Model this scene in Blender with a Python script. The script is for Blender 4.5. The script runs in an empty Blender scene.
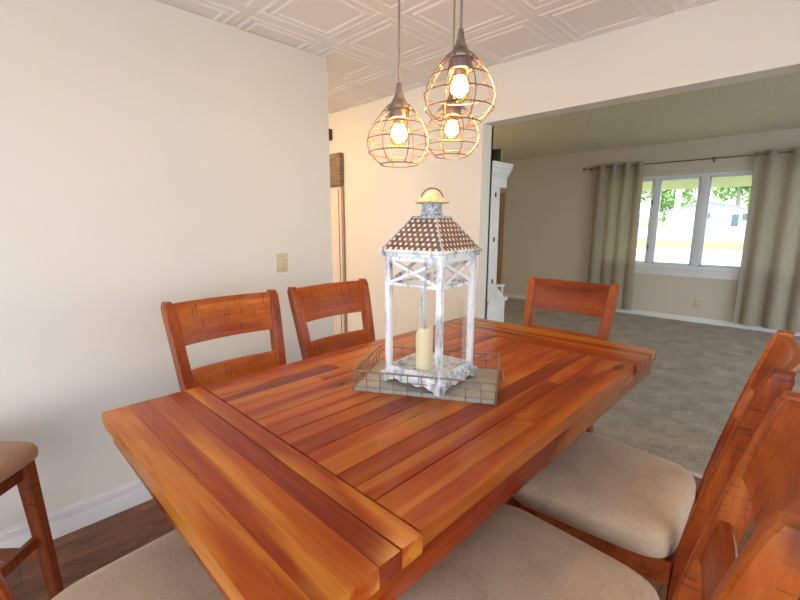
import bpy, bmesh, math, random
from mathutils import Vector, Matrix
random.seed(7)
PI = math.pi
sc = bpy.context.scene
COL = sc.collection

# ------------------------------------------------------------------ materials
def new_mat(name):
    m = bpy.data.materials.new(name); m.use_nodes = True
    nt = m.node_tree
    return m, nt, nt.nodes['Principled BSDF']

def N(nt, typ, **kw):
    n = nt.nodes.new(typ)
    for k, v in kw.items(): setattr(n, k, v)
    return n

def ramp(nt, stops, interp='LINEAR'):
    r = N(nt, 'ShaderNodeValToRGB'); e = r.color_ramp.elements
    r.color_ramp.interpolation = interp
    while len(e) < len(stops): e.new(0.5)
    for i, (p, c) in enumerate(stops):
        e[i].position = p; e[i].color = (*c, 1)
    return r

def mathn(nt, op, a, b=None, c=None):
    n = N(nt, 'ShaderNodeMath', operation=op)
    for i, v in enumerate((a, b, c)):
        if v is None: continue
        if isinstance(v, (int, float)): n.inputs[i].default_value = v
        else: nt.links.new(v, n.inputs[i])
    return n.outputs[0]

def mixc(nt, fac, a, b, blend='MIX'):
    n = N(nt, 'ShaderNodeMix', data_type='RGBA', blend_type=blend)
    for s, v in ((0, fac), (6, a), (7, b)):
        if isinstance(v, (int, float)): n.inputs[s].default_value = v
        elif isinstance(v, tuple): n.inputs[s].default_value = (*v, 1)
        else: nt.links.new(v, n.inputs[s])
    return n.outputs[2]

def coords(nt, scale, kind='Object', offset=None, rot=(0, 0, 0)):
    tc = N(nt, 'ShaderNodeTexCoord'); mp = N(nt, 'ShaderNodeMapping')
    mp.inputs['Scale'].default_value = scale
    mp.inputs['Rotation'].default_value = rot
    nt.links.new(tc.outputs[kind], mp.inputs['Vector'])
    if offset is not None:
        cb = N(nt, 'ShaderNodeCombineXYZ')
        for i in range(3): nt.links.new(offset, cb.inputs[i])
        nt.links.new(cb.outputs[0], mp.inputs['Location'])
    return mp.outputs[0]

def noise(nt, vec, scale, detail=4, rough=.55, dist=0.0):
    n = N(nt, 'ShaderNodeTexNoise')
    n.inputs['Scale'].default_value = scale; n.inputs['Detail'].default_value = detail
    n.inputs['Roughness'].default_value = rough; n.inputs['Distortion'].default_value = dist
    nt.links.new(vec, n.inputs['Vector'])
    return n.outputs['Fac']

def bump(nt, bsdf, h, strength=.3, dist=.01):
    b = N(nt, 'ShaderNodeBump')
    b.inputs['Strength'].default_value = strength; b.inputs['Distance'].default_value = dist
    nt.links.new(h, b.inputs['Height']); nt.links.new(b.outputs[0], bsdf.inputs['Normal'])

def plain(name, col, rough=.5, metal=0.0, var=.06, vscale=14, bumpy=0, spec=.5):
    m, nt, b = new_mat(name)
    f = noise(nt, coords(nt, (1, 1, 1)), vscale, 5)
    d = tuple(max(0, c * (1 - var * 2)) for c in col); l = tuple(min(1, c * (1 + var)) for c in col)
    r = ramp(nt, [(.3, d), (.7, l)]); nt.links.new(f, r.inputs[0])
    nt.links.new(r.outputs[0], b.inputs['Base Color'])
    b.inputs['Roughness'].default_value = rough; b.inputs['Metallic'].default_value = metal
    b.inputs['Specular IOR Level'].default_value = spec
    if bumpy: bump(nt, b, f, bumpy)
    return m

def wood(name, stops, axis, rough=.3, coat=.3, attr=False, fine=60, wear=True):
    """axis: 0/1/2 = direction of the grain in object space"""
    m, nt, b = new_mat(name)
    sc_ = [9.0, 9.0, 9.0]; sc_[axis] = .9
    if attr:
        at = N(nt, 'ShaderNodeAttribute', attribute_name='tone')
        tone = at.outputs['Fac']
    else:
        oi = N(nt, 'ShaderNodeObjectInfo'); tone = oi.outputs['Random']
    off = mathn(nt, 'MULTIPLY', tone, 53.0)
    v = coords(nt, tuple(sc_), offset=off)
    low = noise(nt, v, 1.0, 3, .5, .6)
    v2 = coords(nt, tuple(s * (1.3 if i != axis else .9) for i, s in enumerate(sc_)), offset=off)
    fin = noise(nt, v2, 7.0, 5, .65, .3)
    f = mathn(nt, 'MULTIPLY_ADD', low, .62, mathn(nt, 'MULTIPLY', fin, .30))
    if attr:
        f = mathn(nt, 'ADD', f, mathn(nt, 'MULTIPLY_ADD', tone, .50, -.25))
    else:
        f = mathn(nt, 'ADD', f, mathn(nt, 'MULTIPLY_ADD', tone, .08, -.02))
    f = mathn(nt, 'MULTIPLY_ADD', mathn(nt, 'SUBTRACT', f, .47), 1.75, .5)
    r = ramp(nt, stops); nt.links.new(f, r.inputs[0])
    col = r.outputs[0]
    if attr:                                   # pale sapwood running with the grain
        ss = [4.5] * 3; ss[axis] = .38
        sap = noise(nt, coords(nt, tuple(ss), offset=mathn(nt, 'MULTIPLY', tone, 91.0)), 1.6, 2, .45, 1.2)
        sr = ramp(nt, [(.50, (0, 0, 0)), (.60, (.68, .68, .68) if axis == 0 else (.36, .36, .36))]); nt.links.new(sap, sr.inputs[0])
        gold = mixc(nt, fin, (.52, .165, .014), (.74, .32, .042))
        col = mixc(nt, sr.outputs[0], col, gold)
    # knots and dark wear marks
    vk = [7.0, 7.0, 7.0]; vk[axis] = 2.6
    vo = N(nt, 'ShaderNodeTexVoronoi'); vo.inputs['Scale'].default_value = 1.0
    nt.links.new(coords(nt, tuple(vk), offset=off), vo.inputs['Vector'])
    kr = ramp(nt, [(.03, (.95, .95, .95)), (.17, (0, 0, 0))]); nt.links.new(vo.outputs['Distance'], kr.inputs[0])
    col = mixc(nt, kr.outputs[0], col, stops[0][1])
    if wear:
        wv = noise(nt, coords(nt, tuple((10 if i == axis else 140) if attr else (120 if i == axis else 16) for i in range(3)), offset=off), 1, 3)
        wr = ramp(nt, [(.56, (0, 0, 0)), (.72, (.25, .25, .25) if attr else (.6, .6, .6))]); nt.links.new(wv, wr.inputs[0])
        col = mixc(nt, wr.outputs[0], col, tuple(c * .5 for c in stops[0][1]))
    nt.links.new(col, b.inputs['Base Color'])
    b.inputs['Roughness'].default_value = rough
    b.inputs['Specular IOR Level'].default_value = .3
    b.inputs['Coat Weight'].default_value = coat; b.inputs['Coat Roughness'].default_value = .12
    bump(nt, b, fin, .08, .003)
    return m

TABLE_ST = [(.03, (.11, .010, .002)), (.28, (.22, .026, .003)), (.52, (.335, .056, .005)), (.76, (.45, .112, .009)), (.97, (.60, .21, .02))]
CHAIR_ST = [(.05, (.06, .008, .002)), (.30, (.19, .028, .005)), (.55, (.33, .072, .010)), (.9, (.50, .165, .026))]
M = {}
M['plank_y'] = wood('table_plank_lengthwise', TABLE_ST, 1, .2, .0, True)
M['plank_x'] = wood('table_plank_crosswise', TABLE_ST, 0, .2, .0, True)
M['chair_z'] = wood('chair_wood_upright', CHAIR_ST, 2, .38, .05)
M['chair_x'] = wood('chair_wood_crosswise', CHAIR_ST, 0, .38, .05)
M['chair_y'] = wood('chair_wood_depthwise', CHAIR_ST, 1, .38, .05)
DARK_ST = [(.15, (.05, .01, .004)), (.45, (.14, .028, .008)), (.8, (.24, .06, .016))]
M['stool_z'] = wood('stool_wood_upright', DARK_ST, 2, .4, .2)
M['stool_x'] = wood('stool_wood_crosswise', DARK_ST, 0, .4, .2)
M['stool_y'] = wood('stool_wood_depthwise', DARK_ST, 1, .4, .2)
M['casing'] = wood('door_casing_wood', [(.2, (.30, .16, .07)), (.8, (.52, .33, .16))], 2, .45, .1, wear=False)

def wall_mat(name, col, rough=.75):
    m, nt, b = new_mat(name)
    c = coords(nt, (1, 1, 1))
    f = noise(nt, c, 1.5, 3)
    r = ramp(nt, [(.3, tuple(x * .97 for x in col)), (.7, col)]); nt.links.new(f, r.inputs[0])
    nt.links.new(r.outputs[0], b.inputs['Base Color']); b.inputs['Roughness'].default_value = rough
    bump(nt, b, noise(nt, c, 180, 3), .08, .002)
    return m
M['wall'] = wall_mat('painted_wall_warm_white', (.77, .758, .71), .6)
M['wall_living'] = wall_mat('painted_wall_beige', (.61, .57, .485))
M['ceil'] = wall_mat('ceiling_tile_white', (.86, .865, .86), .6)
M['trim'] = plain('white_trim_paint', (.80, .81, .83), .4, var=.02)
M['plate'] = plain('almond_plastic', (.62, .56, .38), .4, var=.03)
M['dark_slot'] = plain('dark_slot', (.03, .025, .02), .6)

def popcorn():
    m, nt, b = new_mat('popcorn_ceiling')
    c = coords(nt, (1, 1, 1))
    f = noise(nt, c, 55, 5, .7)
    r = ramp(nt, [(.3, (.62, .59, .44)), (.7, (.84, .81, .65))]); nt.links.new(f, r.inputs[0])
    nt.links.new(r.outputs[0], b.inputs['Base Color']); b.inputs['Roughness'].default_value = .95
    bump(nt, b, f, .9, .02)
    return m
M['popcorn'] = popcorn()

def carpet():
    m, nt, b = new_mat('carpet_grey_brown')
    c = coords(nt, (1, 1, 1))
    f1 = noise(nt, c, 5, 6, .7); f2 = noise(nt, c, 75, 4, .75)
    f = mathn(nt, 'MULTIPLY_ADD', f1, .45, mathn(nt, 'MULTIPLY', f2, .55))
    r = ramp(nt, [(.36, (.15, .12, .085)), (.5, (.32, .265, .20)), (.64, (.48, .41, .33))]); nt.links.new(f, r.inputs[0])
    nt.links.new(r.outputs[0], b.inputs['Base Color']); b.inputs['Roughness'].default_value = .95
    b.inputs['Sheen Weight'].default_value = .25
    bump(nt, b, f2, .8, .02)
    return m
M['carpet'] = carpet()

def laminate():
    m, nt, b = new_mat('dark_laminate_planks')
    br = N(nt, 'ShaderNodeTexBrick')
    nt.links.new(coords(nt, (1, 1, 1), rot=(0, 0, PI/2)), br.inputs['Vector'])
    br.inputs['Scale'].default_value = 1.0
    br.inputs['Brick Width'].default_value = 1.1; br.inputs['Row Height'].default_value = .13
    br.inputs['Mortar Size'].default_value = .0015
    br.inputs['Color1'].default_value = (.13, .050, .022, 1); br.inputs['Color2'].default_value = (.24, .105, .048, 1)
    br.inputs['Mortar'].default_value = (.03, .015, .01, 1)
    f = noise(nt, coords(nt, (16, 5, 10)), 1.0, 6, .7, .8)
    r = ramp(nt, [(.3, (.40, .38, .38)), (.66, (1.5, 1.4, 1.3))]); nt.links.new(f, r.inputs[0])
    nt.links.new(mixc(nt, 1.0, br.outputs['Color'], r.outputs[0], 'MULTIPLY'), b.inputs['Base Color'])
    b.inputs['Roughness'].default_value = .38
    bump(nt, b, f, .1, .003)
    return m
M['laminate'] = laminate()

def fabric(name, c1, c2, scale=62, strength=.14):
    m, nt, b = new_mat(name)
    c = coords(nt, (1, 1, 1))
    def wave(d):
        w = N(nt, 'ShaderNodeTexWave', bands_direction=d); w.inputs['Scale'].default_value = scale
        w.inputs['Distortion'].default_value = 2.5; w.inputs['Detail'].default_value = 1
        nt.links.new(c, w.inputs['Vector']); return w.outputs['Fac']
    f = mathn(nt, 'MULTIPLY', wave('X'), wave('Y'))
    vo = N(nt, 'ShaderNodeTexVoronoi'); vo.inputs['Scale'].default_value = 400; nt.links.new(c, vo.inputs['Vector'])
    f = mathn(nt, 'MULTIPLY_ADD', f, .12, mathn(nt, 'MULTIPLY_ADD', vo.outputs['Distance'], -.8, .9))
    big = noise(nt, c, 9, 4)
    g = mathn(nt, 'MULTIPLY_ADD', f, .5, mathn(nt, 'MULTIPLY', big, .5))
    r = ramp(nt, [(.2, c1), (.6, c2)]); nt.links.new(g, r.inputs[0])
    nt.links.new(r.outputs[0], b.inputs['Base Color']); b.inputs['Roughness'].default_value = .9
    b.inputs['Sheen Weight'].default_value = .2
    bump(nt, b, f, strength, .003)
    return m
M['seat_fabric'] = fabric('seat_weave_beige', (.30, .20, .135), (.59, .44, .305))

def curtain_mat():
    m, nt, b = new_mat('linen_curtain')
    c = coords(nt, (1, 1, 1))
    f = noise(nt, coords(nt, (160, 160, 12)), 1, 3)
    r = ramp(nt, [(.3, (.46, .42, .335)), (.7, (.59, .54, .44))]); nt.links.new(f, r.inputs[0])
    nt.links.new(r.outputs[0], b.inputs['Base Color']); b.inputs['Roughness'].default_value = .9
    tr = N(nt, 'ShaderNodeBsdfTranslucent'); nt.links.new(r.outputs[0], tr.inputs['Color'])
    mx = N(nt, 'ShaderNodeMixShader'); mx.inputs[0].default_value = .42
    out = nt.nodes['Material Output']
    nt.links.new(b.outputs[0], mx.inputs[1]); nt.links.new(tr.outputs[0], mx.inputs[2]); nt.links.new(mx.outputs[0], out.inputs['Surface'])
    return m
M['curtain'] = curtain_mat()

def glass_mat(name='clear_glass', tint=(.99, .99, .98), fres=.06):
    m, nt, b = new_mat(name)
    out = nt.nodes['Material Output']
    t = N(nt, 'ShaderNodeBsdfTransparent'); t.inputs['Color'].default_value = (*tint, 1)
    g = N(nt, 'ShaderNodeBsdfGlossy'); g.inputs['Roughness'].default_value = .03
    lw = N(nt, 'ShaderNodeLayerWeight'); lw.inputs['Blend'].default_value = .12
    fr = mathn(nt, 'MULTIPLY_ADD', lw.outputs['Fresnel'], .35, 0.0)
    mx = N(nt, 'ShaderNodeMixShader'); nt.links.new(fr, mx.inputs[0])
    nt.links.new(t.outputs[0], mx.inputs[1]); nt.links.new(g.outputs[0], mx.inputs[2]); nt.links.new(mx.outputs[0], out.inputs['Surface'])
    return m
M['glass'] = glass_mat()
M['bulbglass'] = glass_mat('amber_bulb_glass', (1.0, .84, .56))

def whitewash():
    m, nt, b = new_mat('distressed_white_wood')
    f = noise(nt, coords(nt, (38, 38, 9)), 1.0, 6, .7)
    r = ramp(nt, [(.33, (.17, .18, .21)), (.43, (.50, .53, .58)), (.53, (.85, .88, .91))]); nt.links.new(f, r.inputs[0])
    nt.links.new(r.outputs[0], b.inputs['Base Color']); b.inputs['Roughness'].default_value = .5
    bump(nt, b, f, .25, .003)
    return m
M['whitewash'] = whitewash()

def basketweave():
    m, nt, b = new_mat('woven_metal_roof')
    uv = N(nt, 'ShaderNodeUVMap')
    sx = N(nt, 'ShaderNodeSeparateXYZ'); nt.links.new(uv.outputs[0], sx.inputs[0])
    u, v = sx.outputs[0], sx.outputs[1]
    row = mathn(nt, 'FLOOR', v)
    us = mathn(nt, 'ADD', u, mathn(nt, 'MULTIPLY', row, .5))
    fu = mathn(nt, 'FRACT', us); fv = mathn(nt, 'FRACT', v)
    a = mathn(nt, 'MULTIPLY', mathn(nt, 'LESS_THAN', fu, .42), mathn(nt, 'LESS_THAN', fv, .50))
    nz = noise(nt, coords(nt, (1, 1, 1)), 90, 3)
    rb = ramp(nt, [(.35, (.08, .045, .035)), (.7, (.21, .13, .10))]); nt.links.new(nz, rb.inputs[0])
    rw = ramp(nt, [(.3, (.50, .46, .44)), (.6, (.85, .84, .84))]); nt.links.new(nz, rw.inputs[0])
    nt.links.new(mixc(nt, a, rb.outputs[0], rw.outputs[0]), b.inputs['Base Color'])
    b.inputs['Roughness'].default_value = .5
    bump(nt, b, a, .5, .004)
    return m
M['weave'] = basketweave()

def mottled(name, stops, scale, rough=.5, metal=0.0):
    m, nt, b = new_mat(name)
    r = ramp(nt, stops); nt.links.new(noise(nt, coords(nt, (1, 1, 1)), scale, 6, .7), r.inputs[0])
    nt.links.new(r.outputs[0], b.inputs['Base Color']); b.inputs['Roughness'].default_value = rough; b.inputs['Metallic'].default_value = metal
    return m
M['galv'] = mottled('mottled_tin', [(.4, (.14, .15, .17)), (.6, (.62, .65, .68))], 140, .5)
M['patina'] = mottled('patina_cap', [(.35, (.40, .27, .21)), (.65, (.66, .54, .43))], 70, .5)
M['ring'] = plain('dark_bronze_ring', (.10, .06, .045), .4, .8)
M['trayboard'] = mottled('grey_washed_board', [(.3, (.30, .29, .26)), (.7, (.46, .44, .39))], 25, .6)
M['traywire'] = plain('brass_grey_wire', (.30, .25, .17), .4, .7)
M['candle'] = plain('ivory_wax', (.86, .75, .52), .45, var=.03)
M['wick'] = plain('burnt_wick', (.02, .02, .02), .8)
M['pendant_metal'] = mottled('brushed_bronze_grey', [(.35, (.20, .16, .145)), (.65, (.34, .29, .27))], 60, .38, .7)
M['cage'] = plain('bronze_cage_wire', (.27, .16, .09), .35, .8)
M['cord'] = plain('grey_lamp_cord', (.20, .18, .17), .6)
def emis(name, col, s):
    m, nt, b = new_mat(name)
    b.inputs['Base Color'].default_value = (*col, 1)
    b.inputs['Emission Color'].default_value = (*col, 1); b.inputs['Emission Strength'].default_value = s
    return m
M['bulb'] = emis('lit_amber_bulb', (1.0, .60, .25), 150)
M['added_hall_glow'] = emis('added_lamp_glass', (1.0, .62, .26), 70)
M['added_floor_lamp'] = emis('added_lamp_shade', (1.0, .62, .28), 14)
M['rod'] = plain('bronze_rod', (.22, .18, .14), .35, .8)
M['grommet'] = plain('nickel_grommet', (.35, .32, .29), .3, .9)
M['vinyl'] = plain('white_vinyl', (.70, .75, .82), .35, var=.02)
M['hinge'] = plain('aged_hinge', (.12, .11, .10), .4, .8)
M['hutch'] = plain('white_hutch_paint', (.72, .75, .77), .4, var=.03)
M['greenbox'] = plain('pale_green_card', (.40, .46, .34), .7)
M['darkpaint'] = plain('dark_green_paint', (.03, .035, .025), .6)
M['shade'] = None
def woven_shade():
    m, nt, b = new_mat('woven_bamboo_shade')
    f = noise(nt, coords(nt, (8, 8, 120)), 1, 4, .6)
    r = ramp(nt, [(.35, (.13, .085, .055)), (.65, (.33, .245, .17))]); nt.links.new(f, r.inputs[0])
    nt.links.new(r.outputs[0], b.inputs['Base Color']); b.inputs['Roughness'].default_value = .8
    bump(nt, b, f, .5, .006)
    return m
M['shade'] = woven_shade()
M['door_white'] = plain('pinkish_white_door', (.74, .67, .62), .4, var=.02)
M['doorcase'] = plain('tan_door_casing', (.38, .27, .19), .5)
M['chime'] = plain('dark_brown_plastic', (.07, .03, .02), .5)
M['strip'] = plain('aluminium_threshold', (.62, .62, .63), .4, .3)
def grass_mat():
    return mottled('lawn_green', [(.3, (.22, .27, .10)), (.7, (.36, .42, .18))], 3, .9)
M['grass'] = grass_mat()
M['verge'] = mottled('verge_grass', [(.3, (.16, .26, .06)), (.7, (.26, .38, .10))], 3, .9)
M['concrete'] = mottled('pale_concrete', [(.3, (.40, .39, .38)), (.7, (.50, .49, .48))], 2, .9)
M['siding'] = plain('white_siding', (.72, .73, .76), .6, var=.03)
M['shingle'] = mottled('grey_shingle', [(.3, (.20, .22, .25)), (.7, (.32, .34, .38))], 6, .9)
M['soffit'] = plain('cream_soffit', (.62, .58, .42), .7)
M['leaf'] = mottled('tree_leaves', [(.3, (.14, .28, .07)), (.7, (.36, .54, .18))], 6, .7)
M['bark'] = mottled('grey_bark', [(.3, (.25, .23, .21)), (.7, (.45, .43, .40))], 8, .9)
M['winglass'] = plain('dark_window_glass', (.10, .14, .18), .15)

# ------------------------------------------------------------------ mesh helpers
class MB:
    def __init__(s): s.bm = bmesh.new(); s.tone = s.bm.faces.layers.float.new('tone'); s.cur = 0.5
    def merge(s, tmp):
        me = bpy.data.meshes.new('t'); tmp.to_mesh(me); tmp.free()
        n0 = len(s.bm.faces); s.bm.from_mesh(me); bpy.data.meshes.remove(me)
        s.bm.faces.ensure_lookup_table()
        for f in s.bm.faces[n0:]: f[s.tone] = s.cur
    def box(s, x0, x1, y0, y1, z0, z1, bev=0.0, seg=2, mat=None):
        t = bmesh.new(); r = bmesh.ops.create_cube(t, size=1)
        for v in t.verts:
            v.co = Vector(((x0 + x1) / 2 + v.co.x * (x1 - x0), (y0 + y1) / 2 + v.co.y * (y1 - y0), (z0 + z1) / 2 + v.co.z * (z1 - z0)))
        if bev > 0: bmesh.ops.bevel(t, geom=list(t.edges), offset=bev, segments=seg, profile=.6, affect='EDGES')
        if mat is not None: bmesh.ops.transform(t, matrix=mat, verts=t.verts)
        s.merge(t); return s
    def loft(s, secs, cap=True, closed=False):
        t = bmesh.new(); rings = [[t.verts.new(p) for p in sec] for sec in secs]
        k = len(rings[0]); n = len(rings)
        for i in range(n if closed else n - 1):
            a, b = rings[i], rings[(i + 1) % n]
            for j in range(k): t.faces.new((a[j], a[(j + 1) % k], b[(j + 1) % k], b[j]))
        if cap and not closed: t.faces.new(list(reversed(rings[0]))); t.faces.new(rings[-1])
        bmesh.ops.recalc_face_normals(t, faces=t.faces)
        s.merge(t); return s
    def tube(s, pts, r, n=6, closed=False):
        pts = [Vector(p) for p in pts]; m = len(pts); secs = []; prev = None
        for i, p in enumerate(pts):
            if closed: d = pts[(i + 1) % m] - pts[i - 1]
            else: d = pts[min(i + 1, m - 1)] - pts[max(i - 1, 0)]
            d.normalize()
            if prev is None:
                a = Vector((0, 0, 1)) if abs(d.z) < .9 else Vector((1, 0, 0)); u = d.cross(a).normalized()
            else:
                u = (prev - d * prev.dot(d)).normalized()
            prev = u; w = d.cross(u); rr = r[i] if isinstance(r, (list, tuple)) else r
            secs.append([p + u * (rr * math.cos(2 * PI * k / n)) + w * (rr * math.sin(2 * PI * k / n)) for k in range(n)])
        return s.loft(secs, True, closed)
    def lathe(s, prof, n=24, c=(0, 0, 0), cap=True):
        secs = [[(c[0] + r * math.cos(2 * PI * k / n), c[1] + r * math.sin(2 * PI * k / n), c[2] + z) for k in range(n)] for r, z in prof]
        return s.loft(secs, cap)
    def build(s, name, mat, parent=None, smooth=35, loc=None):
        bm = s.bm
        for f in bm.faces: f.smooth = True
        lim = math.radians(smooth)
        for e in bm.edges:
            e.smooth = not (len(e.link_faces) != 2 or e.calc_face_angle(0) > lim)
        me = bpy.data.meshes.new(name); bm.to_mesh(me); bm.free()
        if isinstance(mat, (list, tuple)):
            for q in mat: me.materials.append(q)
        else: me.materials.append(mat)
        o = bpy.data.objects.new(name, me); COL.objects.link(o)
        if parent: o.parent = parent
        if loc is not None:
            o.location = loc
        return o

def rect(cx, cy, hx, hy, z, ch=.006):
    return [(cx - hx + ch, cy - hy, z), (cx + hx - ch, cy - hy, z), (cx + hx, cy - hy + ch, z), (cx + hx, cy + hy - ch, z),
            (cx + hx - ch, cy + hy, z), (cx - hx + ch, cy + hy, z), (cx - hx, cy + hy - ch, z), (cx - hx, cy - hy + ch, z)]

def thing(name, label, cat, loc=(0, 0, 0), rz=0, group=None):
    o = bpy.data.objects.new(name, None); COL.objects.link(o); o.empty_display_size = .1
    o.location = loc; o.rotation_euler = (0, 0, rz)
    tag(o, label, cat, group); return o
def tag(o, label, cat, group=None):
    o['label'] = label; o['category'] = cat
    if group: o['group'] = group
    return o
def struct(o, label=None):
    o['kind'] = 'structure'
    if label: o['label'] = label
    return o
def dup(root, loc, rz, label):
    r = root.copy(); COL.objects.link(r); r.location = loc; r.rotation_euler = (0, 0, rz); r['label'] = label
    for ch in list(root.children):
        c = ch.copy(); COL.objects.link(c); c.parent = r
        for g in ch.children:
            d = g.copy(); COL.objects.link(d); d.parent = c
    return r
def boxobj(name, b, mat, parent=None, bev=0.0):
    return MB().box(*b, bev).build(name, mat, parent)

# ------------------------------------------------------------------ setting
XL, YB, YB2, ZC = -2.305, 2.545, 2.675, 2.41       # left wall, dividing wall, ceiling
YF, ZL = 7.25, 2.55                                # far wall of the living room, its ceiling
XO = -1.69                                        # left jamb of the wide opening
ZH = 2.064
struct(boxobj('floor_dining', (-4.6, 1.9, -2.6, 2.72, -.1, 0), M['laminate']), 'dark brown laminate plank floor')
struct(boxobj('floor_living', (-5.2, 2.6, 2.72, 7.35, -.1, .008), M['carpet']), 'grey brown carpet of the living room')
struct(boxobj('trim_1', (XO, 1.9, 2.712, 2.738, 0, .012), M['strip'], None, .004), 'pale metal threshold strip between laminate and carpet')
# left wall
struct(boxobj('wall_left', (XL - .12, XL, -2.6, 1.725, 0, ZC), M['wall']), 'plain cream wall behind the two left chairs')
bb = MB()
for z0, z1, d in ((0, .082, .017), (.082, .092, .010), (.092, .114, .015), (.114, .130, .006)): bb.box(XL, XL + d, -2.6, 1.725, z0, z1, .002)
struct(bb.build('baseboard_left', M['trim']), 'white moulded baseboard along the left wall')
# dividing wall with the wide opening
wb = MB().box(-4.6, XO, YB, YB2, 0, ZC); wb.box(XO, 1.9, YB, YB2, ZH, ZL)
wb.box(-5.2, XO, YB2 - .02, YB2, 0, ZL)
struct(wb.build('wall_back', M['wall']), 'cream wall with the wide opening to the living room')
struct(boxobj('baseboard_back', (-3.1, XO, YB - .014, YB, 0, .12), M['trim'], None, .003))
wr_ = MB().box(1.9, 2.0, .6, YB2, 0, ZC).box(1.9, 2.0, -2.6, .6, 2.12, ZC).box(1.9, 2.0, -2.6, -2.3, 0, 2.12)
struct(wr_.build('wall_right', M['wall']))
struct(boxobj('wall_hall', (-4.7, -4.6, -2.6, YB2, 0, ZC), M['wall']))
# living room
wx0, wx1, wz0, wz1 = -2.55, .02, .755, 2.10
lw = MB().box(-5.2, wx0, YF, YF + .14, 0, ZL).box(wx1, 2.6, YF, YF + .14, 0, ZL).box(wx0, wx1, YF, YF + .14, 0, wz0).box(wx0, wx1, YF, YF + .14, wz1, ZL)
struct(lw.build('wall_far', M['wall_living']), 'beige wall of the living room around its window')
struct(boxobj('wall_living_left', (-5.3, -5.2, YB2, YF + .14, 0, ZL), M['wall_living']))
lr = MB().box(2.6, 2.7, YB2, 2.9, 0, ZL).box(2.6, 2.7, 6.8, YF + .14, 0, ZL).box(2.6, 2.7, 2.9, 6.8, 0, .1).box(2.6, 2.7, 2.9, 6.8, 2.3, ZL)
struct(lr.build('wall_living_right', M['wall_living']))
struct(boxobj('ceiling_living', (-5.3, 2.7, YB2 - .02, YF + .14, ZL, ZL + .1), M['popcorn']), 'textured ceiling of the living room')
struct(boxobj('baseboard_far', (-4.2, 2.6, YF - .016, YF, 0, .08), M['trim'], None, .003))
struct(boxobj('trim_2', (-4.36, -4.27, YF - .03, YF, 0, 1.98), M['casing'], None, .004), 'wooden casing at the left end of the far wall')

# dining ceiling: embossed square tiles
P = .4855; cx0, cy0 = -2.108, 1.122
ct = MB(); t = bmesh.new()
prof = [(0, 0), (.012, .004), (.026, .004), (.034, -.004), (.044, -.004), (.052, .004), (.072, .004), (.080, -.005), (.090, -.005), (.098, .004)]
for i in range(-6, 9):
    for j in range(-8, 4):
        x0, y0 = cx0 + i * P, cy0 + j * P
        x1, y1 = x0 + P, y0 + P
        if x0 < -4.7 or x1 > 2.2 or y0 < -2.9: continue
        rings = []
        for d, h in prof:
            q = [(x0 + d, y0 + d), (x1 - d, y0 + d), (x1 - d, y1 - d), (x0 + d, y1 - d)]
            rings.append([t.verts.new((min(max(a, -4.6), 1.9), min(b, YB), ZC + h * .7)) for a, b in q])
        if y1 > YB:
            pass
        for a, b in zip(rings, rings[1:]):
            for k in range(4): t.faces.new((a[k], b[k], b[(k + 1) % 4], a[(k + 1) % 4]))
        t.faces.new(list(reversed(rings[-1])))
bmesh.ops.dissolve_degenerate(t, edges=t.edges, dist=1e-5)
ct.merge(t)
ct.box(-4.7, 2.0, -2.6, YB + .02, ZC + .008, ZC + .15)
struct(ct.build('ceiling', M['ceil'], smooth=15), 'white ceiling of embossed square tiles')

# hall door with its shade on the dividing wall
d1 = MB().box(-4.10, -3.215, YB - .012, YB - .001, .01, 1.75, .003)
d = d1.build('door_1', M['door_white']); struct(d, 'pinkish white door at the end of the hall')
boxobj('door_groove', (-3.263, -3.255, YB - .015, YB - .011, .05, 1.72), M['hinge'], d)
boxobj('door_casing', (-3.215, -3.185, YB - .022, YB, 0, 1.75), M['doorcase'], d, .003)
tag(boxobj('bamboo_shade', (-4.12, -3.185, YB - .05, YB - .002, 1.752, 2.04), M['shade'], None, .006), 'brown woven shade above the hall door, left of the lantern', 'window shade')
tag(boxobj('door_chime', (-3.52, -3.345, YB - .045, YB, 2.17, 2.268), M['chime'], None, .006), 'small dark brown box high on the hall wall', 'door chime')

# unseen hall lamp behind the left wall, added to warm the back wall
lp = thing('added_hall_lamp', 'unseen round lamp added on the hall ceiling to warm the back wall', 'added lamp', (-3.35, 1.35, ZC))
MB().lathe([(.17, -.03), (.18, -.004)], 24).build('base', M['pendant_metal'], lp)
MB().lathe([(.02, -.10), (.08, -.092), (.13, -.07), (.155, -.03)], 24).build('lamp_shade', M['added_hall_glow'], lp)

fl = thing('added_floor_lamp', 'unseen floor lamp added behind the wall for warm living room light', 'lamp', (-3.75, 4.3, .008))  # out of view, added to give the living room warm light
MB().lathe([(.14, 0), (.14, .015), (.02, .03)], 24).build('base', M['pendant_metal'], fl)
MB().tube([(0, 0, .02), (0, 0, 1.5)], .012, 10).build('pole', M['pendant_metal'], fl)
MB().lathe([(.15, 1.45), (.10, 1.70)], 28, cap=True).build('lamp_shade', M['added_floor_lamp'], fl)

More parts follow.
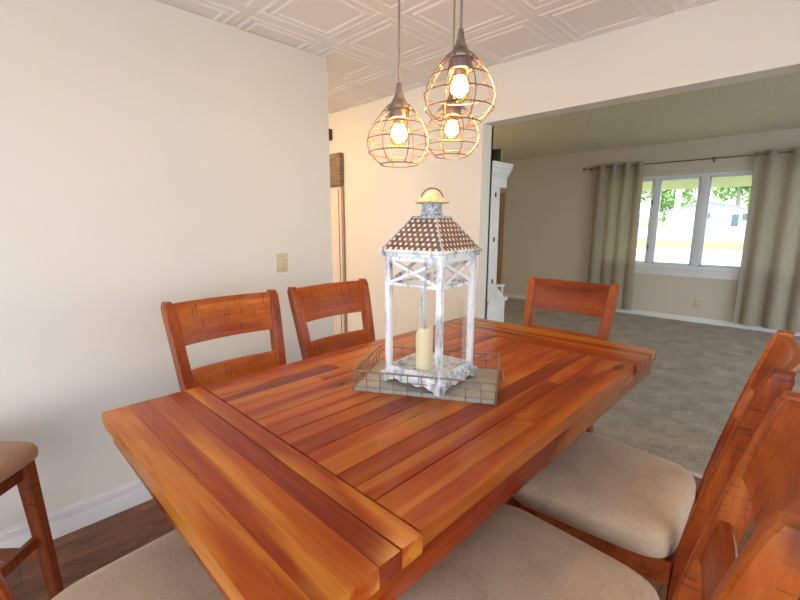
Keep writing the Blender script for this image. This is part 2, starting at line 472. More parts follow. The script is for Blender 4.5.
# switch, outlet
sw = thing('light_switch', 'almond light switch on the left wall above the second chair', 'light switch', (XL, 1.347, 1.168))
MB().box(0, .007, -.036, .036, -.058, .058, .003).build('cover_plate', M['plate'], sw)
MB().box(.006, .014, -.006, .006, -.012, .012, .002).build('toggle', M['plate'], sw)
for q in (-.039, .039): MB().box(.0065, .0085, -.003, .003, q - .003, q + .003).build('screw', M['hinge'], sw)
ou = thing('wall_outlet', 'almond wall outlet low on the living room wall under the window', 'outlet', (-1.07, YF, .293))
MB().box(-.038, .038, -.008, 0, -.06, .06, .003).build('cover_plate', M['plate'], ou)
for s in (-1, 1):
    so = MB().box(-.018, .018, -.010, -.007, s * .026 - .017, s * .026 + .017, .003).build('socket', M['plate'], ou)
    for q in (-.0075, .0075): MB().box(q - .0015, q + .0015, -.0115, -.0095, s * .026 - .006, s * .026 + .006).build('slot', M['dark_slot'], so)

# window of the living room
wf = MB()
F0, F1 = YF + .015, YF + .085
wf.box(wx0, wx1, YF - .012, YF + .10, wz0 + .002, wz0 + .055, .004).box(wx0, wx1, F0, F1, wz1 - .045, wz1, .004)
for a, b in ((wx0, wx0 + .05), (-1.80, -1.73), (-1.225, -1.13), (-.60, -.53), (wx1 - .05, wx1)): wf.box(a, b, F0, F1, wz0 + .05, wz1 - .04, .004)
w1 = wf.build('window_1', M['vinyl']); struct(w1, 'white three-part window of the living room')
for i, (a, b) in enumerate(((wx0 + .05, -1.80), (-1.73, -1.225), (-1.13, -.60), (-.53, wx1 - .05))):
    sf = MB(); w = .026; z0, z1 = wz0 + .055, wz1 - .045; y0, y1 = F0 + .015, F0 + .05
    if i == 1: a += .0
    sf.box(a, a + w, y0, y1, z0, z1, .004).box(b - w, b, y0, y1, z0, z1, .004).box(a, b, y0, y1, z0, z0 + .03, .004).box(a, b, y0, y1, z1 - w, z1, .004)
    so = sf.build('sash', M['vinyl'], w1)
    boxobj('glass_pane', (a + w - .005, b - w + .005, F0 + .03, F0 + .034, z0 + .025, z1 - w + .005), M['glass'], so)
for z in (1.06, 1.72): boxobj('window_latch', (-1.80, -1.788, F0 - .02, F0 + .005, z - .03, z + .03), M['hinge'], w1, .003)
sl = MB().box(wx0 - .05, wx1 + .05, YF - .05, YF + .02, wz0 - .03, wz0, .006).box(wx0 - .02, wx1 + .02, YF - .012, YF, wz0 - .10, wz0 - .03, .003)
sl.build('window_sill', M['trim'], w1)
MB().box(wx0 - .02, wx1 + .02, YF - .012, YF + .02, wz1 - .002, wz1 + .05, .003).build('head_casing', M['wall_living'], w1)

# curtain rod, curtains
YR = YF - .09; ZR = 2.268
rd = thing('curtain_rod', 'thin dark curtain rod above the living room window', 'curtain rod', (-1.15, YR, ZR))
MB().tube([(-1.62, 0, 0), (2.4, 0, 0)], .0075, 10).build('rod', M['rod'], rd)
for x, s in ((-1.62, -1), (2.4, 1)):
    MB().lathe([(.009, 0), (.02, .012), (.025, .03), (.018, .045), (.004, .052)], 12).build('finial', M['rod'], rd).matrix_local = Matrix.Translation((x, 0, 0)) @ Matrix.Rotation(s * PI / 2, 4, 'Y')
for x in (-1.56, .05, 2.3):
    MB().box(x - .012, x + .012, 0, .09, -.012, .004, .002).box(x - .014, x + .014, .082, .09, -.04, .03, .002).lathe([(.014, -.02), (.014, .016)], 12, (x, 0, 0)).build('bracket', M['rod'], rd)

def curtain(label, x0, x1, nf, seed, zb=.075):
    rnd = random.Random(seed)
    root = thing('curtain', label, 'curtain', ((x0 + x1) / 2, YR, 0), 0, 'linen grommet curtains at the window')
    xc = (x0 + x1) / 2
    n = nf * 14; m = 26; zt = ZR + .045
    bm = bmesh.new(); grid = []
    ph = [rnd.uniform(-.5, .5) for _ in range(nf + 2)]
    for j in range(m + 1):
        v = j / m; z = zt + (zb - zt) * v; row = []
        for i in range(n + 1):
            u = i / n; a = u * nf * 2 * PI
            amp = (.034 + .012 * math.sin(v * 2.2 + seed)) * (1 - .15 * v)
            k = int(u * nf)
            y = amp * math.sin(a + .5 * v * ph[min(k, nf)] ) + .012 * v * math.sin(a * .5 + seed)
            x = x0 + (x1 - x0) * u + .018 * v * math.sin(a * 1.0 + 1.1) + .02 * v * ph[min(k, nf)]
            row.append(bm.verts.new((x - xc, y, z)))
        grid.append(row)
    for j in range(m):
        for i in range(n): bm.faces.new((grid[j][i], grid[j][i + 1], grid[j + 1][i + 1], grid[j + 1][i]))
    b = MB(); b.merge(bm); o = b.build('curtain_panel', M['curtain'], root, 80)
    sm = o.modifiers.new('thick', 'SOLIDIFY'); sm.thickness = .003
    for k in range(nf * 2):
        u = (k + .0) / (nf * 2) + .0
        if k == 0: u = .012
        x = x0 + (x1 - x0) * u - xc
        g = MB(); pts = [(0, .025 * math.cos(q * PI / 8), .025 * math.sin(q * PI / 8)) for q in range(16)]
        g.tube(pts, .007, 6, True)
        gg = g.build('grommet', M['grommet'], root)
        gg.location = (x, 0, ZR); gg.rotation_euler = (0, 0, .75 if k % 2 else -.75)
    return root
curtain('beige grommet curtain hanging on the left side of the window', -2.66, -1.93, 4, 3)
curtain('beige grommet curtain at the right side of the window, near the picture edge', -.665, .50, 5, 5)

# ------------------------------------------------------------------ table
TX0, TX1, TY0, TY1, TZ = -1.295, -.392, .203, 1.861, .91
TC = ((TX0 + TX1) / 2, (TY0 + TY1) / 2)
tb = thing('dining_table', 'glossy reddish wood plank dining table in the middle of the room', 'table', (*TC, 0))
tx0, tx1, ty0, ty1 = TX0 - TC[0], TX1 - TC[0], TY0 - TC[1], TY1 - TC[1]
TH = .036
rt = random.Random(21)
mid = MB(); ys0, ys1 = ty0 + .257, ty1 - .257
nb = 8; wbd = (tx1 - tx0 - .012) / nb
for i in range(nb):
    xa = tx0 + .006 + i * wbd; xb = xa + wbd - .0022
    # each board is glued up from two staves, one of them jointed
    xm = xa + (xb - xa) * rt.uniform(.38, .62)
    for (p, q) in ((xa, xm), (xm, xb)):
        cuts = [ys0 + .0015, ys1 - .0015]
        if rt.random() < .6: cuts.insert(1, rt.uniform(ys0 + .25, ys1 - .25))
        for c0, c1 in zip(cuts, cuts[1:]):
            mid.cur = rt.uniform(.34, .64)
            mid.box(p, q, c0, c1, TZ - TH, TZ, .0012, 1)
    mid.cur = .2
mid.build('centre_planks', M['plank_y'], tb)
def end_board(ya, yb, sgn):
    e = MB(); n = 3; yy = [ya + (yb - ya) * k for k in (0, .3, .52, .78, 1)]
    for (p, q), tn in zip(zip(yy, yy[1:]), ((.78, .42, .62, .35) if sgn < 0 else (.25, .5, .3, .6))):
        e.cur = tn
        e.box(tx0, tx1, p, q, TZ - TH, TZ, .0012, 1)
    return e.build('end_board', M['plank_x'], tb)
end_board(ty0, ty0 + .206, -1); end_board(ty1, ty1 - .206, 1)
for a, b in ((ty0 + .2085, ty0 + .2555), (ty1 - .2555, ty1 - .2085)):
    e = MB(); e.cur = .55; e.box(tx0, tx1, a, b, TZ - TH, TZ, .0015, 1).build('inner_end_strip', M['plank_x'], tb)
und = MB(); und.cur = .3
und.box(tx0 + .010, tx1 - .008, ty0 + .016, ty1 - .014, TZ - TH - .058, TZ - TH + .0005, .006)
und.build('under_slab', M['plank_y'], tb)
ap = MB(); ap.cur = .25
ap.box(tx0 + .24, tx1 - .24, ty0 + .40, ty0 + .425, .76, TZ - TH - .04, .003).box(tx0 + .24, tx1 - .24, ty1 - .425, ty1 - .40, .76, TZ - TH - .04, .003)
ap.box(tx0 + .24, tx0 + .265, ty0 + .40, ty1 - .40, .76, TZ - TH - .04, .003).box(tx1 - .265, tx1 - .24, ty0 + .40, ty1 - .40, .76, TZ - TH - .04, .003)
ap.build('apron', M['plank_y'], tb)
for sx in (-1, 1):
    for sy in (-1, 1):
        MB().loft([rect(sx * .17, sy * .36, h, h, z) for z, h in ((0, .045), (.02, .05), (.62, .055), (.64, .06), (.83, .06))]).build('leg', M['chair_z'], tb)
pl = MB(); pl.cur = .2; pl.box(-.20, .20, -.39, .39, .17, .21, .005); pl.build('shelf', M['plank_y'], tb)

# ------------------------------------------------------------------ chairs (counter height)
def lean(z):                                  # y of the post's front face
    if z < .55: return -.222 - .05 * max(0, (.40 - z) / .40) ** 1.5
    t_ = (z - .55) / .56
    return -.222 - .118 * (t_ ** 1.25)
def halfw(z):                                 # outer half width of the back
    return .198 + .037 * max(0, min(1, (z - .55) / .55))
def make_chair(label):
    r = thing('dining_chair', label, 'chair', group='counter-height chairs around the table')
    # cushion
    def outline(s, z, K=44):
        out = []
        for k in range(K):
            a = 2 * PI * k / K; c, q = math.cos(a), math.sin(a)
            e = .32
            u = math.copysign(abs(c) ** e, c); v = math.copysign(abs(q) ** e, q)
            yy = v * .224 - .006; xx = u * (.222 + .024 * (v + 1) / 2 * 1.3)
            out.append((xx * s, yy * s + .004, z - (.008 * max(0, v) ** 6 * s ** 4 if z > .6 else 0)))
        return out
    cu = MB(); cu.loft([outline(s, z) for s, z in ((.955, .568), (.99, .574), (1.0, .590), (.995, .610), (.975, .626), (.93, .636), (.82, .644), (.6, .650), (.3, .653), (.05, .654))])
    cu.build('seat', M['seat_fabric'], r, 60)
    fr = MB(); z0, z1 = .505, .572
    fr.loft([[(-.235, .205 - .0, z) for z in (z0, z1)] + [(-.235, .18, z) for z in (z1, z0)], [(.235, .205, z) for z in (z0, z1)] + [(.235, .18, z) for z in (z1, z0)]])
    fr.loft([[(-.195, -.205, z) for z in (z0, z1)] + [(-.195, -.225, z) for z in (z1, z0)], [(.195, -.205, z) for z in (z0, z1)] + [(.195, -.225, z) for z in (z1, z0)]])
    for s in (-1, 1):
        fr.loft([[(s * .198, -.22, z0), (s * .198, -.22, z1), (s * .176, -.22, z1), (s * .176, -.22, z0)], [(s * .236, .2, z0), (s * .236, .2, z1), (s * .214, .2, z1), (s * .214, .2, z0)]])
    fr.build('seat_frame', M['chair_x'], r)
    for s in (-1, 1):
        MB().loft([rect(s * .214, .182, h, h, z) for z, h in ((0, .017), (.3, .02), (.569, .0225))]).build('leg', M['chair_z'], r)
        zs = [0, .12, .25, .40, .50, .58, .66, .74, .82, .90, .98, 1.05, 1.092, 1.105, 1.11]
        secs = []
        for z in zs:
            dp = .028 if z < .5 else .028 - .004 * (z - .5) / .6
            hx = .021
            if z > 1.10: hx -= .006; dp -= .006
            elif z > 1.09: hx -= .0015; dp -= .0015
            secs.append(rect(s * (halfw(z) - .0195), lean(z) - .026, hx, dp, z, .005))
        MB().loft(secs).build('back_post', M['chair_z'], r)
        MB().loft([[(s * .186, -.25, z) for z in (.235, .275)] + [(s * .170, -.25, z) for z in (.275, .235)], [(s * .222, .18, z) for z in (.235, .275)] + [(s * .206, .18, z) for z in (.275, .235)]]).build('stretcher', M['chair_y'], r)
    MB().box(-.2, .2, .172, .192, .17, .215, .003).build('stretcher', M['chair_x'], r)
    MB().box(-.18, .18, -.262, -.242, .30, .34, .003).build('stretcher', M['chair_x'], r)
    def rail(name, z0, z1, bow, th, cr):
        b = MB(); secs = []; n = 14
        for i in range(n + 1):
            u = -1 + 2 * i / n; wz0 = halfw(z0) - .034; wz1 = halfw(z1) - .034
            dy = -bow * (1 - u * u); top = z1 + cr * (1 - u * u)
            ya, yb = lean(z0) - .010 + dy, lean(z1) - .010 + dy
            zm = (z0 + top) / 2; ym = (lean(zm) - .010 + dy); wm = halfw(zm) - .034
            secs.append([(u * wz0, ya, z0), (u * wm, ym, zm), (u * wz1, yb, top - .004), (u * wz1, yb - .004, top), (u * wz1, yb - th + .004, top), (u * wz1, yb - th, top - .004), (u * wm, ym - th, zm), (u * wz0, ya - th, z0)])
        b.loft(secs).build(name, M['chair_x'], r)
    rail('top_rail', .945, 1.103, .028, .024, .0)
    rail('lower_rail', .755, .85, .022, .02, .0)
    return r
ch = make_chair('wooden chair on the left of the table, nearer the camera, before the plain wall')
ch.location = (-1.345, .725, 0); ch.rotation_euler = (0, 0, -PI / 2)
dup(ch, (-1.35, 1.265, 0), -PI / 2, 'wooden chair under the light switch, second along the left of the table')
dup(ch, (-.885, 1.845, 0), PI, 'wooden chair at the far end of the table, before the living room carpet')
dup(ch, (-.382, 1.318, 0), PI / 2 + .03, 'chair on the right of the table whose seat borders the carpet')
dup(ch, (-.345, .748, 0), PI / 2 + .03, 'chair on the right of the table, nearest the camera, cut by the picture edge')
dup(ch, (-.848, .225, 0), 0, 'chair at the near end of the table showing only its beige seat')

# upholstered stool by the left wall (square, four legs, rails)
st = thing('counter_stool', 'dark wooden stool with brown cushion beside the left wall, cut by picture edge', 'stool', (-1.915, -.165, 0), PI / 4 + .02)
hs = .157
def sq_outline(s, z, K=40):
    out = []
    for k in range(K):
        a = 2 * PI * k / K; c, q = math.cos(a), math.sin(a)
        out.append((math.copysign(abs(c) ** .26, c) * .207 * s, math.copysign(abs(q) ** .26, q) * .207 * s, z))
    return out
MB().loft([sq_outline(s, z) for s, z in ((.95, .572), (.99, .578), (1, .592), (.995, .607), (.97, .620), (.92, .630), (.8, .638), (.5, .644), (.05, .646))]).build('seat', fabric('stool_weave_brown', (.17, .085, .045), (.36, .21, .13)), st, 60)
fr = MB()
for s in (-1, 1):
    fr.box(-hs, hs, s * hs - .011, s * hs + .011, .51, .574, .002).box(s * hs - .011, s * hs + .011, -hs, hs, .51, .574, .002)
fr.build('seat_frame', M['stool_x'], st)
for sx in (-1, 1):
    for sy in (-1, 1):
        MB().loft([rect(sx * (hs + .022 * (1 - z / .57)), sy * (hs + .022 * (1 - z / .57)), h, h, z) for z, h in ((0, .019), (.3, .022), (.572, .025))]).build('leg', M['stool_z'], st)
for s in (-1, 1):
    MB().box(-hs, hs, s * (hs + .006) - .010, s * (hs + .006) + .010, .17, .21, .003).build('stretcher', M['stool_x'], st)
    MB().box(s * (hs + .006) - .010, s * (hs + .006) + .010, -hs, hs, .235, .275, .003).build('stretcher', M['stool_y'], st)

# ------------------------------------------------------------------ tray, lantern, candle
tr = thing('wire_tray', 'low wire tray with grey board bottom under the lantern', 'tray', (-.815, .978, TZ), math.radians(29.7))
a, b = .207, .133
MB().box(-a + .004, a - .004, -b + .004, b - .004, .0, .014, .003).build('board', M['trayboard'], tr)
wm = MB(); wr = .0014
for z in (.016, .040, .064):
    wm.tube([(-a, -b, z), (a, -b, z)], wr if z < .06 else .0026).tube([(-a, b, z), (a, b, z)], wr if z < .06 else .0026)
    wm.tube([(-a, -b, z), (-a, b, z)], wr if z < .06 else .0026).tube([(a, -b, z), (a, b, z)], wr if z < .06 else .0026)
for i in range(11):
    x = -a + 2 * a * i / 10
    for y in (-b, b): wm.tube([(x, y, .0), (x, y, .064)], wr)
for i in range(1, 7):
    y = -b + 2 * b * i / 7
    for x in (-a, a): wm.tube([(x, y, .0), (x, y, .064)], wr)
wm.build('wire_rim', M['traywire'], tr)
for s in (-1, 1):
    pts = [(s * a, -.045, .062), (s * (a + .006), -.045, .050), (s * (a + .016), -.036, .034), (s * (a + .018), 0, .028), (s * (a + .016), .036, .034), (s * (a + .006), .045, .050), (s * a, .045, .062)]
    MB().tube(pts, .0024).build('handle', M['traywire'], tr)

ZB = TZ + .0145
ln = thing('candle_lantern', 'tall distressed white wooden lantern with woven roof on the table', 'lantern', (-.812, .972, ZB), math.radians(6.5))
W = .090; pw = .0088; H0, H1 = .03, .384
# scalloped base
bs = MB()
for rot in range(4):
    mt = Matrix.Rotation(rot * PI / 2, 4, 'Z')
    n = 40; h = .108; secs = []
    for i in range(n + 1):
        u = -1 + 2 * i / n; x = u * h
        au = abs(u)
        if au > .82: zl = 0
        elif au > .70: zl = .014 * math.sin((.82 - au) / .12 * PI / 2)
        else: zl = .014 - .006 * math.cos(u * PI / .35) * 0 + .004 * math.cos(u / .7 * PI * 3)
        zl = max(0, zl)
        secs.append([mt @ Vector(p) for p in ((x, -h, zl), (x, -h, .026), (x, -h + .014, .026), (x, -h + .014, zl))])
    bs.loft(secs)
bs.box(-.110, .110, -.110, .110, .022, .031, .003).box(-.100, .100, -.100, .100, .030, .040, .004)
bs.build('base', M['whitewash'], ln)
for sx in (-1, 1):
    for sy in (-1, 1):
        MB().box(sx * W - pw, sx * W + pw, sy * W - pw, sy * W + pw, .039, H1, .003).build('post', M['whitewash'], ln)
for rot in range(4):
    mt = Matrix.Rotation(rot * PI / 2, 4, 'Z')
    g = MB(); th = .006; y = -W
    MB().box(-W, W, y - th, y + th, .038, .050, .002, 2, mt).build('bottom_rail', M['whitewash'], ln)
    g.box(-W, W, y - th, y + th, H1 - .014, H1, .002, 2, mt).box(-W, W, y - th, y + th, .298, .307, .002, 2, mt)
    z0, z1 = .307, H1 - .014; x0, x1 = -W + pw, W - pw
    for s in (-1, 1):
        dx, dz = x1 - x0, z1 - z0; L = math.hypot(dx, dz); an = math.atan2(dz, dx) * s
        mm = mt @ Matrix.Translation((0, y, (z0 + z1) / 2)) @ Matrix.Rotation(-an, 4, 'Y')
        g.box(-L / 2, L / 2, -.004 - .0005 * s, .004 - .0005 * s, -.005, .005, .001, 1, mm)
    g.build('lattice', M['whitewash'], ln)
    MB().box(x0, x1, y + .0065, y + .008, .045, .30, 0, 1, mt).build('glass_pane', M['glass'], ln)
MB().box(-.107, .107, -.107, .107, H1, H1 + .010, .003).box(-.112, .112, -.112, .112, H1 + .010, H1 + .020, .004).build('eave_board', M['whitewash'], ln)
# roof: truncated pyramid with UV rows for the weave
zr0, zr1, ra, rb_ = H1 + .020, H1 + .110, .104, .041
bm = bmesh.new(); uvl = None
b2 = bmesh.new(); uvl = b2.loops.layers.uv.new('UVMap')
nx, nz_ = 1, 1
for rot in range(4):
    mt = Matrix.Rotation(rot * PI / 2, 4, 'Z')
    q = [Vector((-ra, -ra, zr0)), Vector((ra, -ra, zr0)), Vector((rb_, -rb_, zr1)), Vector((-rb_, -rb_, zr1))]
    f = b2.faces.new([b2.verts.new(mt @ p) for p in q])
    for l, (px, pz) in zip(f.loops, ((-ra, 0), (ra, 0), (rb_, 1), (-rb_, 1))): l[uvl].uv = (px / .0195 + 20.0, pz * 7.0)
ff = b2.faces.new([b2.verts.new(p) for p in ((-rb_, -rb_, zr1), (rb_, -rb_, zr1), (rb_, rb_, zr1), (-rb_, rb_, zr1))])
for l in ff.loops: l[uvl].uv = (.7, .7)
bm.free()
me = bpy.data.meshes.new('roof'); b2.to_mesh(me); b2.free(); me.materials.append(M['weave'])
ro = bpy.data.objects.new('roof', me); COL.objects.link(ro); ro.parent = ln
hip = MB()
for sx in (-1, 1):
    for sy in (-1, 1): hip.tube([(sx * ra, sy * ra, zr0), (sx * rb_, sy * rb_, zr1)], .0028, 6)
hip.box(-rb_ - .002, rb_ + .002, -rb_ - .002, rb_ + .002, zr1 - .004, zr1 + .004, .002)
hip.build('roof_ridge', M['galv'], ln)
MB().lathe([(.034, zr1 + .003), (.034, zr1 + .006), (.030, zr1 + .009), (.029, zr1 + .040), (.032, zr1 + .044)], 28).build('chimney', M['galv'], ln)
cp = MB(); K = 48; z_ = zr1 + .044
cp.loft([[((r + (.0025 * math.cos(k * PI / 1.5) if fl else 0)) * math.cos(2 * PI * k / K), (r + (.0025 * math.cos(k * PI / 1.5) if fl else 0)) * math.sin(2 * PI * k / K), z_ + h) for k in range(K)] for r, h, fl in ((.047, -.003, 1), (.048, 0, 1), (.038, .006, 1), (.028, .016, 0), (.018, .026, 0), (.006, .032, 0))])
cp.build('cap', M['patina'], ln)
an = math.radians(-10)
MB().tube([(.032 * math.cos(q * PI / 10), .006 * math.sin(q * PI / 10 * 2) * 0, z_ + .008 + .032 * math.sin(q * PI / 10)) for q in range(-1, 12)], .002, 6).build('ring_handle', M['ring'], ln).rotation_euler = (0, 0, math.radians(38))
ca = thing('pillar_candle', 'ivory pillar candle standing inside the white lantern', 'candle', (-.808, .940, ZB + .0405))
K = 36; cs = []
for r, h, hi in ((.025, 0, 0), (.026, .003, 0), (.026, .06, 0), (.0262, .120, 1), (.024, .128, 1), (.020, .124, 1), (.012, .110, 0), (.003, .108, 0)):
    cs.append([(r * math.cos(2 * PI * k / K), r * math.sin(2 * PI * k / K), h + (hi * .012 * math.sin(2 * PI * k / K * 1 + 1.2) + hi * .004 * math.sin(2 * PI * k / K * 3))) for k in range(K)])
MB().loft(cs).build('wax', M['candle'], ca, 60)
MB().tube([(0, 0, .106), (.001, 0, .122), (.004, .001, .130)], .0012, 6).build('wick', M['wick'], ca)

# ------------------------------------------------------------------ pendants
cn = tag(MB().lathe([(.20, -.028), (.205, -.022), (.205, -.001)], 40).build('ceiling_canopy', M['pendant_metal'], None), 'round metal ceiling canopy carrying the three cage pendants', 'canopy')
cn.location = (-.89, 1.082, ZC)
def pendant(label, loc):                      # loc = centre of the bulb
    p = thing('cage_pendant', label, 'pendant lamp', loc, group='wire cage pendants over the table')
    zc_ = .150
    MB().tube([(0, 0, zc_ - .01), (0, 0, ZC - .02 - loc[2])], .0032, 8).build('cord', M['cord'], p)
    MB().lathe([(.006, zc_ - .014), (.0075, zc_ - .02), (.0095, zc_ - .036), (.015, zc_ - .055), (.025, zc_ - .072), (.036, zc_ - .080), (.038, zc_ - .086), (.036, zc_ - .092), (.031, zc_ - .093), (.033, zc_ - .118), (.030, zc_ - .119)], 28).build('cap', M['pendant_metal'], p)
    MB().lathe([(.018, zc_ - .135), (.018, zc_ - .118)], 16).build('socket', M['pendant_metal'], p)
    MB().lathe([(.004, -.050), (.015, -.046), (.025, -.034), (.030, -.016), (.029, .002), (.021, .018), (.014, .026), (.013, .034)], 24).build('bulb', M['bulbglass'], p, 60)
    MB().lathe([(.003, -.036), (.012, -.031), (.023, -.020), (.024, -.006), (.017, .008), (.007, .018), (.004, .03)], 20).build('filament', M['bulb'], p, 60)
    prof_ = [(.036, .068), (.050, .052), (.074, .022), (.093, -.010), (.101, -.042), (.095, -.067), (.077, -.089), (.058, -.102)]
    cg = MB()
    def rad(z):
        for (r0, a0), (r1, a1) in zip(prof_, prof_[1:]):
            if a1 <= z <= a0: return r0 + (r1 - r0) * (a0 - z) / (a0 - a1)
        return prof_[-1][0]
    for k in range(8):
        q = 2 * PI * (k + .35) / 8
        cg.tube([(r * math.cos(q), r * math.sin(q), z) for r, z in prof_], .0014, 5)
    for z in (.048, .012, -.030, -.068, -.102):
        r = rad(z); cg.tube([(r * math.cos(2 * PI * k / 36), r * math.sin(2 * PI * k / 36), z) for k in range(36)], .0015 if z > -.09 else .0018, 5, True)
    cg.build('cage', M['cage'], p)
    return p
PB = pendant('lit cage pendant at upper right of the three, largest and nearest', (-.746, 1.003, 1.778))
dup(PB, (-.957, .983, 1.684), 0, 'lit cage pendant at the left of the three, hanging apart')
dup(PB, (-.968, 1.262, 1.741), 0, 'lit cage pendant hanging lowest behind the largest one')
for o in COL.objects:      # cords reach the ceiling: own length for each copy
    pass
for o in [o for o in COL.objects if o.name.startswith('cord') and o.parent and o.parent is not PB]:
    o.data = o.data.copy(); dz = PB.location.z - o.parent.location.z
    for v in o.data.vertices:
        if v.co.z > .3: v.co.z += dz

# ------------------------------------------------------------------ hutch in the living room, behind the dividing wall
hu = thing('hutch', 'white hutch just past the left edge of the wide opening', 'hutch', (-2.086, YB2, .008))
xr = .40                                      # right side face, X = -1.65
MB().box(-.55, xr, .002, .30, 0, .05, .003).box(-.56, xr + .004, .002, .245, .05, .80, .004).box(-.58, xr + .012, .002, .275, .80, .83, .006).build('lower_cabinet', M['hutch'], hu)
MB().box(-.54, xr - .006, .002, .125, .83, 1.66, .004).build('upper_cabinet', M['hutch'], hu)
cr = MB(); 
for z0, z1, e in ((1.655, 1.73, .0), (1.73, 1.745, .012), (1.745, 1.765, .022), (1.765, 1.79, .038), (1.79, 1.815, .052), (1.815, 1.83, .058)):
    cr.box(-.55 - e, xr + e * .25, .002, .205 + e, z0, z1, .003)
cr.build('crown', M['hutch'], hu)
sd = MB()
sd.loft([[(xr - .022, .125, .83), (xr - .022, .245, .83), (xr - .022, .125, .93)], [(xr - .006, .125, .83), (xr - .006, .245, .83), (xr - .006, .125, .93)]])
sd.box(xr - .03, xr - .012, .225, .24, .83, .915, .002)
sd.build('side_bracket', M['hutch'], hu)
MB().box(-.2, xr - .006, .12, .25, .915, .928, .003).build('shelf', M['hutch'], hu)
for z in (.97, 1.28, 1.60):
    boxobj('hinge', (xr - .008, xr, .055, .07, z - .016, z + .016), M['hinge'], hu, .002)
bk = thing('book', 'small pale green box leaning on top of the white hutch', 'box', (-1.755, YB2 + .145, 1.8385))
bk.rotation_euler = (0, 0, .15)
MB().box(-.05, .05, -.01, .012, 0, .10, .002).build('front', M['greenbox'], bk)
MB().box(-.05, .05, -.04, -.012, 0, .095, .002).build('back', M['darkpaint'], bk)
bk.name = 'storage_box'

# ------------------------------------------------------------------ outside
def ground(name, ya, yb, mat, label=None):
    def gz(y): return -.40 + max(0, y - 12) * .0255
    t = bmesh.new(); n = 8; rows = []
    for i in range(n + 1):
        y = ya + (yb - ya) * i / n
        rows.append([t.verts.new((x, y, gz(y) - e)) for x in (-70, 60) for e in (0,)])
    for r0, r1 in zip(rows, rows[1:]): t.faces.new((r0[0], r0[1], r1[1], r1[0]))
    m = MB(); m.merge(t); return struct(m.build(name, mat), label)
ground('ground_lawn', 7.4, 18, M['grass'])
ground('ground_street', 18, 29, M['concrete'], 'pale street outside the window')
ground('ground_verge', 29, 37, M['verge'], 'green grass strip across the street')
ground('ground_drive', 37, 70, M['concrete'], 'pale driveway across the street')
ground('ground_far', 70, 160, M['grass'])
gl = bmesh.new()
for (x0, x1, y0, y1) in ((-60, -5.4, -40, 7.4), (2.8, 60, -40, 7.4), (-5.4, 2.8, -40, -2.6)):
    gl.faces.new([gl.verts.new(p) for p in ((x0, y0, -.4), (x1, y0, -.4), (x1, y1, -.4), (x0, y1, -.4))])
m = MB(); m.merge(gl); struct(m.build('ground_yard', M['concrete']))
struct(MB().loft([[(x, YF + .14, 2.125), (x, YF + 1.35, 1.985), (x, YF + 1.39, 1.985), (x, YF + 1.39, 2.14), (x, YF + .14, 2.32)] for x in (-6, 3.4)]).build('trim_3', M['soffit']), 'cream eave soffit above the window outside')
# neighbour house
YH = 72; hz = .95
hs_ = thing('house', 'white gabled house across the street seen through the window', 'house', (-10.7, YH, hz))
def tri_prism(mb, pts, y0, y1): mb.loft([[(x, y0, z) for x, z in pts], [(x, y1, z) for x, z in pts]])
wl = MB(); tri_prism(wl, [(-5.0, -.2), (6.0, -.2), (6.0, 1.9), (0, 3.25), (-5.0, 2.35)], 0, 8); wl.build('wall', M['siding'], hs_)
rf = MB(); tri_prism(rf, [(-5.5, 2.2), (0, 3.28), (6.6, 1.75), (6.6, 2.0), (0, 3.55), (-5.5, 2.45)], -.5, 8.5); rf.build('roof', M['shingle'], hs_)
boxobj('window', (-.75, .1, -.06, .05, 1.2, 1.95), M['winglass'], hs_); boxobj('window', (3.6, 4.5, -.06, .05, 1.0, 1.85), M['winglass'], hs_); boxobj('door', (2.5, 3.25, -.06, .05, .1, 1.75), M['winglass'], hs_)
gr_ = thing('garage', 'low white garage left of the gabled house across the street', 'garage', (-23, 66, .8))
MB().box(-4.2, 4.2, 0, 5, -.2, 2.0).build('wall', M['siding'], gr_); MB().box(-4.5, 4.5, -.3, 5.3, 2.0, 2.2, .03).build('roof', M['siding'], gr_)
def tree(label, x, y, z, h, r, seed, nleaf=2200):
    rnd = random.Random(seed)
    tr_ = thing('tree', label, 'tree', (x, y, z), 0, 'trees beyond the street')
    MB().tube([(0, 0, -.3), (.05, 0, h * .3), (0, .1, h * .7)], [r * .11, r * .08, r * .03], 8).build('trunk', M['bark'], tr_)
    t = bmesh.new()
    cl = [(Vector((rnd.uniform(-.6, .6) * r, rnd.uniform(-.6, .6) * r, h * rnd.uniform(.25, .88))), r * rnd.uniform(.35, .6)) for _ in range(12)]
    for _ in range(nleaf):
        c, cr_ = rnd.choice(cl); dv = Vector((rnd.gauss(0, 1), rnd.gauss(0, 1), rnd.gauss(0, 1))).normalized() * cr_ * rnd.uniform(.6, 1)
        s = r * rnd.uniform(.05, .10); q = Matrix.Rotation(rnd.uniform(0, 6.3), 3, Vector((rnd.random(), rnd.random(), rnd.random() + .1)).normalized())
        t.faces.new([t.verts.new(c + dv + q @ Vector(p)) for p in ((-s, 0, 0), (0, -s * .6, .1 * s), (s, 0, 0), (0, s * .6, .1 * s))])
    b = MB(); b.merge(t); b.build('crown', M['leaf'], tr_, 180)
tree('bushy green tree left of the pale trunk, through the left pane', -18.5, 88, .9, 10.2, 4.6, 1)
tree('green tree rising behind the roof of the white house', -11.5, 106, 1.4, 13.5, 5.0, 2)
tree('green tree at the right end of the white house', -6.2, 91, 1.2, 9.0, 3.6, 3)
tree('tall green tree behind the low white garage', -31, 104, 1.3, 12, 5.2, 4)
po = thing('utility_pole', 'pale thick pole standing before the house, seen in the left window pane', 'pole', (-12.95, 64, .9))
MB().tube([(0, 0, -.3), (0, 0, 3.5), (.05, 0, 7)], [.42, .38, .34], 12).build('trunk', M['bark'], po)

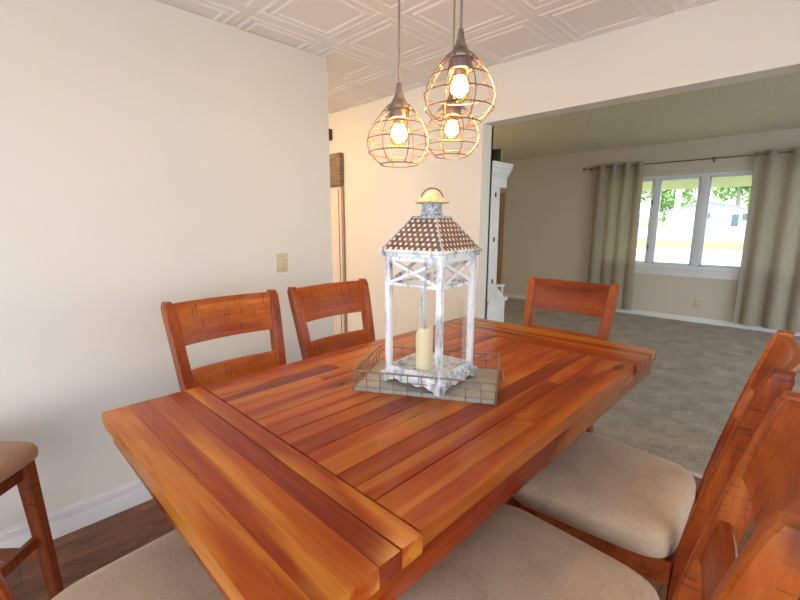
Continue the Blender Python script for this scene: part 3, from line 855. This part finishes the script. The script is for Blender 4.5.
# ------------------------------------------------------------------ light
w = bpy.data.worlds.new('sky'); sc.world = w; w.use_nodes = True
nt = w.node_tree; bg = nt.nodes['Background']
tc = N(nt, 'ShaderNodeTexCoord'); sx = N(nt, 'ShaderNodeSeparateXYZ'); nt.links.new(tc.outputs['Generated'], sx.inputs[0])
r = ramp(nt, [(0.0, (.95, .97, 1.0)), (.35, (.80, .90, 1.0)), (1.0, (.66, .80, 1.0))]); nt.links.new(sx.outputs[2], r.inputs[0])
nt.links.new(r.outputs[0], bg.inputs['Color']); bg.inputs['Strength'].default_value = 2.6
sun = bpy.data.lights.new('sun', 'SUN'); sun.energy = 2.4; sun.angle = .02; sun.color = (1, .96, .9)
so = bpy.data.objects.new('sun', sun); COL.objects.link(so)
so.rotation_euler = Vector((.58, .24, -.77)).to_track_quat('-Z', 'Y').to_euler()

# ------------------------------------------------------------------ camera
yaw, pit, rol = .769516348, -.177912067, .00102390469
f = Vector((-math.sin(yaw) * math.cos(pit), math.cos(yaw) * math.cos(pit), math.sin(pit)))
rv = f.cross(Vector((0, 0, 1))).normalized(); uv_ = rv.cross(f)
R = math.cos(rol) * rv + math.sin(rol) * uv_; U = -math.sin(rol) * rv + math.cos(rol) * uv_
cam = bpy.data.cameras.new('camera'); co = bpy.data.objects.new('camera', cam); COL.objects.link(co)
cam.sensor_width = 36; cam.lens = 36 * 422.833 / 800; cam.clip_start = .02; cam.clip_end = 400
mw = Matrix.Identity(4)
for i in range(3): mw[i][0] = R[i]; mw[i][1] = U[i]; mw[i][2] = -f[i]
mw.translation = Vector((0, 0, 1.40)); co.matrix_world = mw
sc.camera = co
sc.view_settings.view_transform = 'Standard'; sc.view_settings.look = 'None'
sc.view_settings.exposure = 0.75; sc.view_settings.gamma = 1; sc.view_settings.use_curve_mapping = False
sc.cycles.use_denoising = True
try: sc.cycles.denoiser = 'OPENIMAGEDENOISE'
except Exception: pass
sc.cycles.max_bounces = 10; sc.cycles.diffuse_bounces = 6; sc.cycles.transparent_max_bounces = 16
sc.cycles.sample_clamp_indirect = 6
